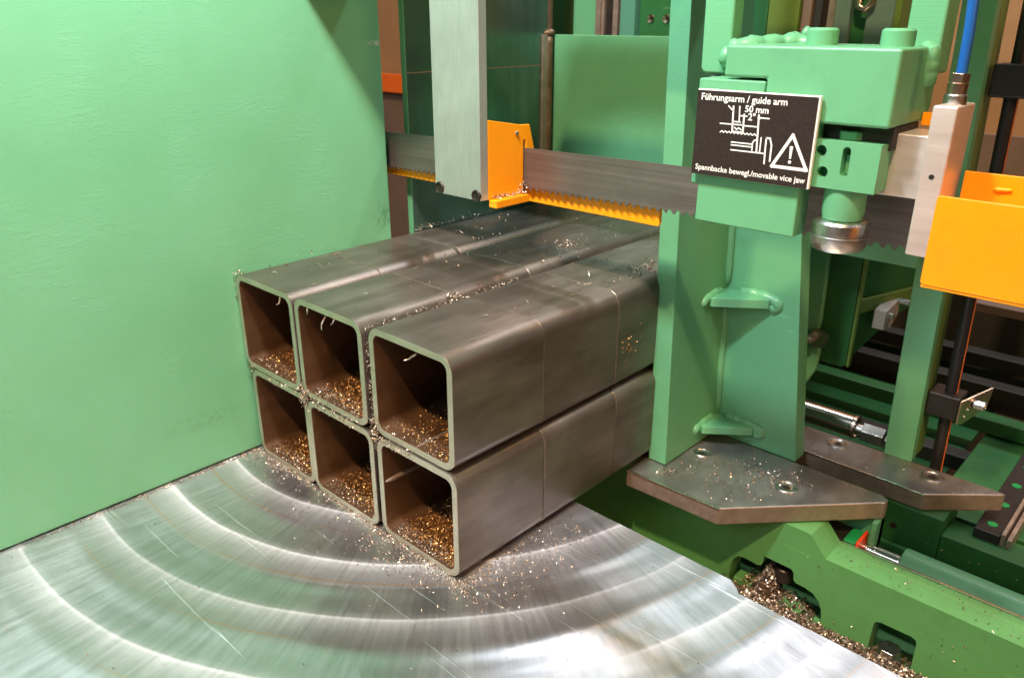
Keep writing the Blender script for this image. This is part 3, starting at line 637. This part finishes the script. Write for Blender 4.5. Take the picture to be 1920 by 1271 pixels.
# background columns of the machine frame
def column(x0, x1, y0, y1, mat, label, z0=-2, z1=6.4, name='frame_column'):
    return make(name, G().box(x0, x1, y0, y1, z0, z1), mat, bevel=.01, label=label, cat='machine frame', group='upright columns of the machine frame')
column(-.95, -.70, 5.8, 6.1, 'paint_green_dark', 'dark green upright behind the rusty corner weld, first in the row')
column(-.54, -.15, 5.8, 6.1, 'paint_green', 'green upright right of the tan gap above the flat green plate')
t = thing('linear_guide', (.05, 5.8, 2), 'grooved vertical steel guide rail above the flat green plate', 'guide rail')
for k, (a, b, d) in enumerate(((-.13, -.055, 0), (-.05, -.028, .03), (-.022, .00, .02), (.008, .145, .06), (.15, .175, .02), (.18, .245, .0))):
    make('rail_strip', G().box(a, b, 5.78 + d, 6.0, -2, 6.4), 'machined_edge' if k != 3 else 'black_oxide', t, .004)
column(.262, .300, 5.9, 6.1, 'interior_dark', 'narrow black upright beside the grooved steel rail')
column(.302, .54, 5.76, 6.1, 'paint_teal', 'teal green upright with a sharp lit edge left of the two screws')
t = thing('frame_column', (.8, 5.85, -2), 'dark green upright with two hex-socket screws beside the jaw post top', 'machine frame', 'upright columns of the machine frame')
make('column_face', G().box(.56, 1.07, 5.85, 6.1, -2, 6.4), 'paint_green_dark', t, .01)
screw(t, (.745, 5.845, 4.36), .055, 'brass_nickel', '-y'); screw(t, (.985, 5.845, 4.36), .055, 'brass_nickel', '-y')
column(1.09, 1.9, 5.95, 6.1, 'interior_dark', 'black gap upright hidden behind the jaw post')
column(2.30, 2.81, 5.0, 5.3, 'paint_green_dark', 'dark green upright behind the weld on top of the arm block', 3.0)
column(2.815, 3.16, 5.0, 5.3, 'paint_olive', 'olive green upright left of the brown strips behind the arm block', 3.0)
column(3.17, 3.27, 5.05, 5.3, 'wall_brown', 'narrow brown upright behind the left cap bolt', 3.0)
column(3.28, 3.365, 5.10, 5.3, 'interior_dark', 'narrow dark upright directly behind the left cap bolt', 3.0)
column(3.46, 3.535, 5.02, 5.3, 'machined_edge', 'narrow grey steel upright right of the thin tan gap', 3.0)
column(3.54, 3.70, 5.0, 5.3, 'paint_grey_green', 'grey green upright between the two cap bolts', 3.0)
column(3.705, 3.86, 5.06, 5.3, 'paint_green_dark', 'deep green upright between the two cap bolts, with cable hook', 3.0)
column(3.865, 4.13, 5.0, 5.3, 'paint_grey_green', 'broad grey green upright beside the right cap bolt', 3.0)
column(4.135, 4.20, 4.98, 5.3, 'paint_olive', 'thin olive edge beside the right upright bar of the arm', 3.0)
column(5.62, 5.9, 5.6, 5.8, 'paint_green', 'light green upright at the far right behind the orange cover', 1.9)
make('cable_hook', G().tube([(3.80, 4.98, 4.75), (3.78, 4.96, 4.55), (3.80, 4.95, 4.47), (3.86, 4.95, 4.44), (3.92, 4.95, 4.50), (3.93, 4.97, 4.70)], .035, 12), 'brass_nickel', label='bent bronze coloured pipe hook at the top edge above the arm block', cat='pipe')

# ------------------------------------------------------------------ machine bed, lower right
top = -.448
c1 = [(4.09, -1.30), (4.10, -1.02), (4.125, -.92), (4.17, -.87), (4.24, -.855), (4.32, -.86), (4.38, -.868), (4.425, -.85), (4.44, -.80), (4.445, -.725), (4.55, -.727), (4.735, -.73), (4.765, -.76), (4.775, -.84), (4.80, -.865), (4.90, -.87), (4.98, -.89), (5.05, -.95), (5.085, -1.03), (5.10, -1.12), (5.10, -1.30)]
c2 = [(5.555, -1.42), (5.565, -1.15), (5.575, -.90), (5.595, -.865), (5.64, -.855), (5.90, -.85), (5.945, -.87), (5.955, -.91), (5.955, -1.42)]
face = [(.5, -1.6), (8.2, -1.6), (8.2, top), (5.043, top), (4.875, -.255), (4.82, -.245), (.5, -.245)]
t = thing('machine_bed', (5, 3.0, -1.6), 'light green machine bed with a cloverleaf cut-out, below the front clamp plate', 'machine bed')
bf = make('bed_face', plate_xz([face, c1, c2], 3.0, 3.25), 'paint_green_bed', t); weld_verts(bf)
make('bed_flange', G().prism([(8.2, top), (5.043, top), (4.875, -.255), (4.82, -.245), (4.5, -.245), (4.5, -.33), (4.80, -.33), (4.98, -.52), (8.2, -.52)], 'y', 3.251, 3.37), 'paint_green_bed', t, .008)
make('bed_shelf', G().box(.5, 8.2, 1.75, 2.998, -1.75, -1.46), 'paint_green_bed', t, .01)
make('cavity_floor', G().box(3.8, 6.4, 3.252, 3.9, -1.6, -1.42), 'paint_green_bed', t)
make('cavity_back', G().box(3.8, 8.2, 3.9, 3.95, -1.6, -.6), 'paint_green_dark', t)
make('rail_edge', G().box(4.95, 8.2, 3.372, 3.392, -.60, top + .012), 'bare_edge', t)
make('cap_screw', G().lathe([(.0001, .12), (.04, .12), (.045, .15), (.085, .155), (.10, .14), (.10, 0)], (4.61, 3.16, -1.0), 28), 'black_oxide', t)
make('locating_block', G().box(4.13, 4.34, 3.02, 3.2, -1.38, -1.16), 'paint_green_bed', t, .02)
make('locating_block', G().box(4.62, 4.88, 3.02, 3.2, -1.40, -1.22), 'paint_green_bed', t, .02)
make('red_cap', G().cyl((4.50, 3.02, -1.40), (4.50, 3.02, -1.34), .05, 18), 'paint_red', t)
make('hex_bolt', G().cyl((5.74, 3.07, -1.27), (5.74, 3.07, -1.13), .105, 6).cyl((5.74, 3.07, -1.40), (5.74, 3.07, -1.27), .13, 28), 'zinc', t, .008)
make('bolt_pad', G().box(5.60, 5.93, 3.02, 3.26, -1.41, -1.36), 'paint_green_bed', t, .01)
# support block of the front plate, stop block
t = thing('plate_carrier', (4.9, 3.5, -.6), 'green carrier block under the front clamp plate beside the chrome rod', 'carrier')
make('carrier_body', G().box(3.6, 4.78, 3.40, 3.80, -.60, -.24), 'paint_green', t, .01)
make('carrier_lug', G().box(5.225, 5.28, 3.60, 3.82, -.66, -.24).box(4.78, 5.28, 3.70, 3.82, -.60, -.24), 'paint_green', t, .012)
t = thing('stop_block', (5.15, 3.5, -.6), 'small bright green and red plastic stop block at the end of the chrome rod', 'stop block')
make('block_body', G().box(5.05, 5.165, 3.40, 3.66, -.58, -.42), 'paint_signal_green', t, .008)
make('end_cap', G().box(5.166, 5.20, 3.40, 3.67, -.62, -.40), 'paint_red', t, .015)
make('guide_slide', G().box(4.70, 5.048, 3.40, 3.69, -.60, -.44), 'black_oxide', t, .006)
t = thing('hydraulic_cylinder', (6.5, 3.62, -.6), 'long green hydraulic cylinder with chrome rod lying along the machine bed', 'cylinder')
make('cylinder_body', G().cyl((5.56, 3.61, -.57), (8.2, 3.61, -.57), .165, 40, .01), 'paint_green', t)
make('piston_rod', G().cyl((5.20, 3.61, -.57), (5.56, 3.61, -.57), .075, 28), 'chrome', t)
make('rod_ring', G().cyl((5.50, 3.61, -.57), (5.515, 3.61, -.57), .081, 28), 'chrome', t)
t = thing('rear_bed', (6, 4.3, -2), 'darker green rear bed rail under the rear clamp plate', 'machine bed')
make('bed_block', G().box(3.4, 5.74, 4.10, 4.70, -2.0, -.236), 'paint_green_dark', t, .02)
make('bed_rail', G().box(5.741, 8.2, 4.10, 4.47, -2.0, -.40), 'paint_green_dark', t, .012)
make('oil_hole', G().cyl((5.30, 4.095, -.50), (5.30, 4.12, -.50), .035, 20), 'interior_dark', t)
t = thing('linear_rail', (6.1, 5.1, -.4), 'linear rail with green plugs running back at the right edge', 'guide rail')
make('rail_body', G().box(5.97, 6.20, 4.3, 7.5, -.5, -.30), 'plastic_black', t, .01)
make('rail_strip', G().box(6.205, 6.24, 4.3, 7.5, -.5, -.27), 'machined_edge', t, .004)
make('rail_strip', G().box(6.26, 6.30, 4.3, 7.5, -.5, -.31), 'machined_edge', t, .004)
for yy in (4.47, 4.93, 5.42, 5.92): make('hole_plug', G().cyl((6.09, yy, -.30), (6.09, yy, -.292), .045, 20), 'paint_signal_green', t)
make('rail_base', G().box(5.45, 8.0, 4.75, 7.5, -.85, -.52), 'paint_green_dark', label='green base plate carrying the linear rail with green plugs', cat='base plate', bevel=.01)

# ------------------------------------------------------------------ floor tray, dark inside, hall behind
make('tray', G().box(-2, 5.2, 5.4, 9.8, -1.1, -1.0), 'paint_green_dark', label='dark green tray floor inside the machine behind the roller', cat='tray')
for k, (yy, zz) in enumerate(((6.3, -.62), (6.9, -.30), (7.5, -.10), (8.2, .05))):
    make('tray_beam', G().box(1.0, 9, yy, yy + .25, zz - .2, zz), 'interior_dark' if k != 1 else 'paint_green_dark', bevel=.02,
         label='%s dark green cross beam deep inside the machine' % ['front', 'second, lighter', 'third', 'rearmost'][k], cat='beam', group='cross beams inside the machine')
make('shade_sheet', G().box(2.2, 9, 8.8, 8.9, -1, 1.25), 'interior_dark', label='dark sheet added for the shade behind the cross beams', cat='shade sheet')  # shade of the machine interior put in as a dark sheet
make('light_ledge', G().box(4.9, 9, 7.0, 7.2, 1.02, 1.12), 'wall_brown', label='brown ledge just under the orange cover at the right edge', cat='ledge')
make('hall_wall', G().box(-16, 9, 12.0, 12.2, -4, 9), 'wall_tan', kind='structure')
make('hall_dado', G().box(-16, 9, 11.85, 11.98, -4, 2.55), 'wall_brown', kind='structure')
make('orange_beam', G().box(-16, -8, 11.6, 11.8, 2.36, 2.86), 'paint_orange_far', label='orange horizontal beam far behind the gap right of the green panel', cat='beam')
make('hall_floor', G().box(-30, 30, -30, 30, -8.2, -8), 'wall_brown', kind='structure')

# ------------------------------------------------------------------ turnings
def chips(name, P, mat, size=(.02, .05), width=.010, curl=2.6, label=None):
    """one mesh of small curled turnings at the points P (model units)"""
    P = np.asarray(P, float); N = len(P)
    if not N: return
    L = rng.uniform(size[0], size[1], N); W = width * rng.uniform(.5, 1.5, N); C = rng.uniform(.3, curl, N); K = 3
    base = np.zeros((N, (K + 1) * 2, 3))
    for k in range(K + 1):
        a = C * (k / K - .5); rr = L / np.maximum(C, .3)
        x = rr * np.sin(a); z = rr * (np.cos(a) - np.cos(C / 2))
        for j in (0, 1): base[:, 2 * k + j] = np.stack([x, (j - .5) * W * (1 - .5 * (k == K)), z], -1)
    q = rng.normal(size=(N, 4)); q[:, 1:3] *= .55; q /= np.linalg.norm(q, axis=1, keepdims=True)
    w_, x_, y_, z_ = q.T
    Rm = np.stack([np.stack([1 - 2 * (y_**2 + z_**2), 2 * (x_ * y_ - z_ * w_), 2 * (x_ * z_ + y_ * w_)], -1),
                   np.stack([2 * (x_ * y_ + z_ * w_), 1 - 2 * (x_**2 + z_**2), 2 * (y_ * z_ - x_ * w_)], -1),
                   np.stack([2 * (x_ * z_ - y_ * w_), 2 * (y_ * z_ + x_ * w_), 1 - 2 * (x_**2 + y_**2)], -1)], 1)
    V = np.einsum('nij,nkj->nki', Rm, base); V[:, :, 2] -= V[:, :, 2].min(1)[:, None]
    V = (V + P[:, None, :]); org = np.array([P[:, 0].mean(), P[:, 1].mean(), P[:, 2].min()])
    V = (V - org) * S
    nv = (K + 1) * 2; F = np.array([(2 * k, 2 * k + 1, 2 * k + 3, 2 * k + 2) for k in range(K)])
    F = (F[None] + (np.arange(N) * nv)[:, None, None]).reshape(-1, 4)
    me = bpy.data.meshes.new(name); me.vertices.add(N * nv); me.vertices.foreach_set('co', V.reshape(-1))
    me.loops.add(F.size); me.loops.foreach_set('vertex_index', F.reshape(-1).astype(np.int32))
    me.polygons.add(len(F)); me.polygons.foreach_set('loop_start', np.arange(0, F.size, 4, dtype=np.int32)); me.polygons.foreach_set('loop_total', np.full(len(F), 4, np.int32))
    me.update(calc_edges=True)
    at = me.attributes.new('tone', 'FLOAT', 'FACE'); at.data.foreach_set('value', np.repeat(rng.beta(1.5, 1.8, N), K).astype(np.float32))
    me.materials.append(MATS[mat])
    o = bpy.data.objects.new(name, me); link(o); o.location = Vector(org) * S
    return tag(o, label, 'metal turnings', kind='stuff')
def heap(name, g_vs, g_fs, mat): pass
# inside the six front slices
for row in range(2):
    for c in range(3):
        x0 = (BX, TX)[row][c] + TT; z0 = (0.002, 1.014)[row] + TT; wi = TW - 2 * TT
        n = [[3600, 3600, 5600], [1700, 4600, 1100]][row][c]
        xs = x0 + wi * (1 - rng.beta(1.1, 1.7, n)); fx = (xs - x0) / wi
        ys = .10 + rng.beta(1.3, 1.5, n) * 1.05 - .08 * fx
        hh = (.13 if row == 0 or c == 1 else .04) * np.clip(fx * 1.3 - .15, 0, 1) * np.exp(-((ys - .62) / .30) ** 2)
        P = np.stack([xs, ys, z0 + hh * rng.uniform(.3, 1, n)], -1)
        m2 = int(n * .12)
        Q = np.stack([x0 + .03 + (wi - .06) * rng.random(m2), .01 + .16 * rng.random(m2) ** 1.4, np.full(m2, z0)], -1)
        chips('turnings', P, 'chips_gold', (.011, .030), .008, label='golden turnings lying inside the front slice of the %s-row %s tube' % (rowname[row], colname[c]))
        chips('turnings', Q, 'chips_silver', (.009, .022), .007, label='fine silvery turnings on the inner front lip of the %s-row %s tube' % (rowname[row], colname[c]))
def scatter(n, fx, fy, z): return np.stack([fx(n), fy(n), np.full(n, z) if np.isscalar(z) else z(n)], -1)
U = lambda a, b: (lambda n: rng.uniform(a, b, n))
N_ = lambda a, s: (lambda n: rng.normal(a, s, n))
# along the front foot of the tubes, the foot of the panel, the right flank
P = [scatter(1700, U(-.08, 3.15), lambda n: -np.abs(rng.normal(0, .045, n)) + .02, .0), scatter(520, N_(2.6, .45), lambda n: -np.abs(rng.normal(.05, .16, n)), .0),
     scatter(300, N_(1.9, .7), lambda n: -np.abs(rng.normal(.08, .22, n)), .0), scatter(500, N_(.2, .3), N_(-.06, .09), .0),
     scatter(600, lambda n: 3.14 + np.abs(rng.normal(0, .10, n)), lambda n: rng.beta(1, 2.2, n) * 1.5 - .1, .0), scatter(260, lambda n: 3.35 + np.abs(rng.normal(0, .16, n)), U(0, 1.3), .0),
     scatter(700, lambda n: -.09 + np.abs(rng.normal(0, .025, n)), lambda n: -rng.beta(1, 1.8, n) * 2.6, .0), scatter(200, U(-.1, 5.5), U(-3, 1.4), .0)]
P = np.concatenate(P); P = P[~((P[:, 0] > -.01) & (P[:, 0] < 3.13) & (P[:, 1] > .0))]
chips('turnings', P, 'chips_silver', (.008, .024), .007, label='fine turnings strewn over the steel table round the tubes')
# front faces, gaps between tubes, tops
P = [scatter(110, U(-.05, 1.05), lambda n: rng.uniform(-.02, .0, n), lambda n: 1.0 + rng.normal(0, .035, n)), scatter(190, N_(1.0, .04), U(-.03, .0), lambda n: 1.0 + rng.normal(-.01, .07, n)),
     scatter(150, U(1.1, 1.9), U(-.03, .0), lambda n: 1.0 + rng.normal(0, .04, n)), scatter(220, N_(2.08, .03), U(-.02, .03), lambda n: rng.uniform(.85, 1.15, n)),
     scatter(420, lambda n: rng.normal(2.035, .010, n), U(0.01, .1), lambda n: rng.uniform(1.05, 1.85, n)),
     scatter(300, lambda n: rng.normal(2.035, .020, n), U(0, 1.9), lambda n: 1.96 + rng.normal(0, .012, n)), scatter(120, lambda n: rng.normal(.952, .01, n), U(0, 2), 1.93),
     scatter(120, N_(2.0, .05), N_(1.06, .03), 1.99), scatter(90, lambda n: rng.normal(-.09, .012, n), U(-.02, .1), lambda n: rng.uniform(1.7, 2.02, n)),
     scatter(90, U(2.15, 2.6), U(-.03, -.005), lambda n: .985 + rng.normal(0, .02, n))]
chips('turnings', np.concatenate(P), 'chips_silver', (.010, .032), .008, label='turnings caught on the sawn edges and in the gaps between the tubes')
P = [scatter(70, U(-.05, 3.0), U(0.05, 2.3), 2.02), scatter(170, U(-.05, 3.05), U(2.3, 4.2), 2.02), scatter(160, N_(2.9, .12), N_(3.0, .35), 2.02), scatter(60, N_(1.7, .12), N_(3.1, .12), 2.02), scatter(70, lambda n: -.07 + np.abs(rng.normal(0, .03, n)), U(2.3, 3.4), 2.02)]
P = np.concatenate(P); P = P[(P[:, 0] > -.08) & (P[:, 0] < 3.08)]
chips('turnings', P, 'chips_silver', (.02, .085), .008, 4.5, label='curly bright turnings scattered on top of the tube stack')
chips('turnings', scatter(60, lambda n: np.full(n, TX[2] + TW + .004), N_(2.35, .09), lambda n: 1.40 + .10 * rng.normal(0, 1, n)), 'chips_gold', (.012, .026), .009, label='golden turnings stuck to the right side of the top-row tube beside the jaw')
# clamp plates and guide shield
P = [scatter(170, N_(3.95, .30), N_(3.0, .22), -.038), scatter(110, N_(4.35, .22), N_(3.45, .12), -.038), scatter(60, U(3.2, 3.5), U(2.6, 2.8), -.038), scatter(90, U(3.2, 5.1), U(2.6, 3.8), -.038)]
P = np.concatenate(P); ok = (P[:, 1] > 2.52) & (P[:, 1] < 3.8) & (P[:, 1] - 2.52 > (P[:, 0] - 4.12) * 1.06) & (P[:, 0] > 3.34)
chips('turnings', P[ok], 'chips_silver', (.016, .055), .008, 4.2, label='curled turnings scattered on the front clamp plate')
chips('turnings', scatter(40, U(3.3, 5.9), U(4.2, 4.66), -.038), 'chips_silver', (.02, .04), .009, label='few turnings on the rear clamp plate')
P = np.concatenate([scatter(220, U(1.80, 2.01), U(1.65, 2.05), 2.80), scatter(60, U(1.91, 1.96), U(2.0, 2.09), lambda n: rng.uniform(2.74, 2.90, n))])
chips('turnings', P[P[:, 0] > 1.92], 'chips_silver', (.018, .035), .009, label='bright turnings caught on the lip of the orange shield')
# bed: ledge, cut-outs
def heap_z(x, y): return -1.46 + .24 * np.clip((y - 2.1) / .9, 0, 1)
x_ = rng.uniform(4.0, 7.6, 15000); y_ = 2.0 + .99 * rng.beta(2.2, 1.0, 15000)
P1 = np.stack([x_, y_, heap_z(x_, y_) + .03 * rng.random(15000) - .05 * np.clip((x_ - 6.1), 0, 1)], -1)
x_ = rng.normal(4.50, .085, 2600); y_ = rng.uniform(3.0, 3.22, 2600); P2 = np.stack([x_, y_, -1.42 + rng.random(2600) * (.56 * np.exp(-((x_ - 4.50) / .15) ** 2))], -1)
x_ = rng.uniform(4.12, 4.5, 1300); y_ = rng.uniform(3.0, 3.25, 1300); P3 = np.stack([x_, y_, -1.42 + .36 * rng.random(1300) * np.clip((x_ - 4.05) / .25, 0, 1)], -1)
x_ = rng.uniform(4.55, 5.08, 1500); y_ = rng.uniform(3.0, 3.25, 1500); P4 = np.stack([x_, y_, -1.40 + .24 * rng.random(1500) * np.clip((5.12 - x_) / .3, 0, 1)], -1)
x_ = rng.uniform(5.57, 5.95, 700); y_ = rng.uniform(3.0, 3.25, 700); P5 = np.stack([x_, y_, -1.41 + .10 * rng.random(700)], -1)
make('turnings_bed', G().prism([(2.2, -1.47), (2.999, -1.47), (2.999, -1.26)], 'x', 4.6, 7.6).box(4.42, 4.58, 3.0, 3.2, -1.42, -1.05), 'rust_weld', label='packed brown turnings filling the shelf below the bed cut-outs', cat='metal turnings', bevel=.03, kind='stuff')
chips('turnings', np.concatenate([P1, P2, P3, P4, P5]), 'chips_silver', (.02, .05), .013, 3.0, label='heaped turnings along the machine bed and in its cut-outs')
P = np.concatenate([scatter(90, U(5.1, 7.5), U(3.01, 3.36), top + .003), scatter(30, U(5.6, 7.5), U(3.58, 3.66), -.262)])
chips('turnings', P, 'chips_silver', (.012, .03), .009, label='sparse turnings on the top flange of the machine bed')
x_ = rng.uniform(4.5, 7.4, 110); P = np.stack([x_, np.full(110, 2.992), rng.uniform(-1.35, -.5, 110)], -1)
P = P[~((P[:, 0] > 4.0) & (P[:, 0] < 5.15) & (P[:, 2] < -.70)) & ~((P[:, 0] > 5.5) & (P[:, 0] < 6.0) & (P[:, 2] < -.82))]
chips('turnings', P, 'chips_silver', (.010, .022), .008, label='single turnings stuck to the upright face of the machine bed')
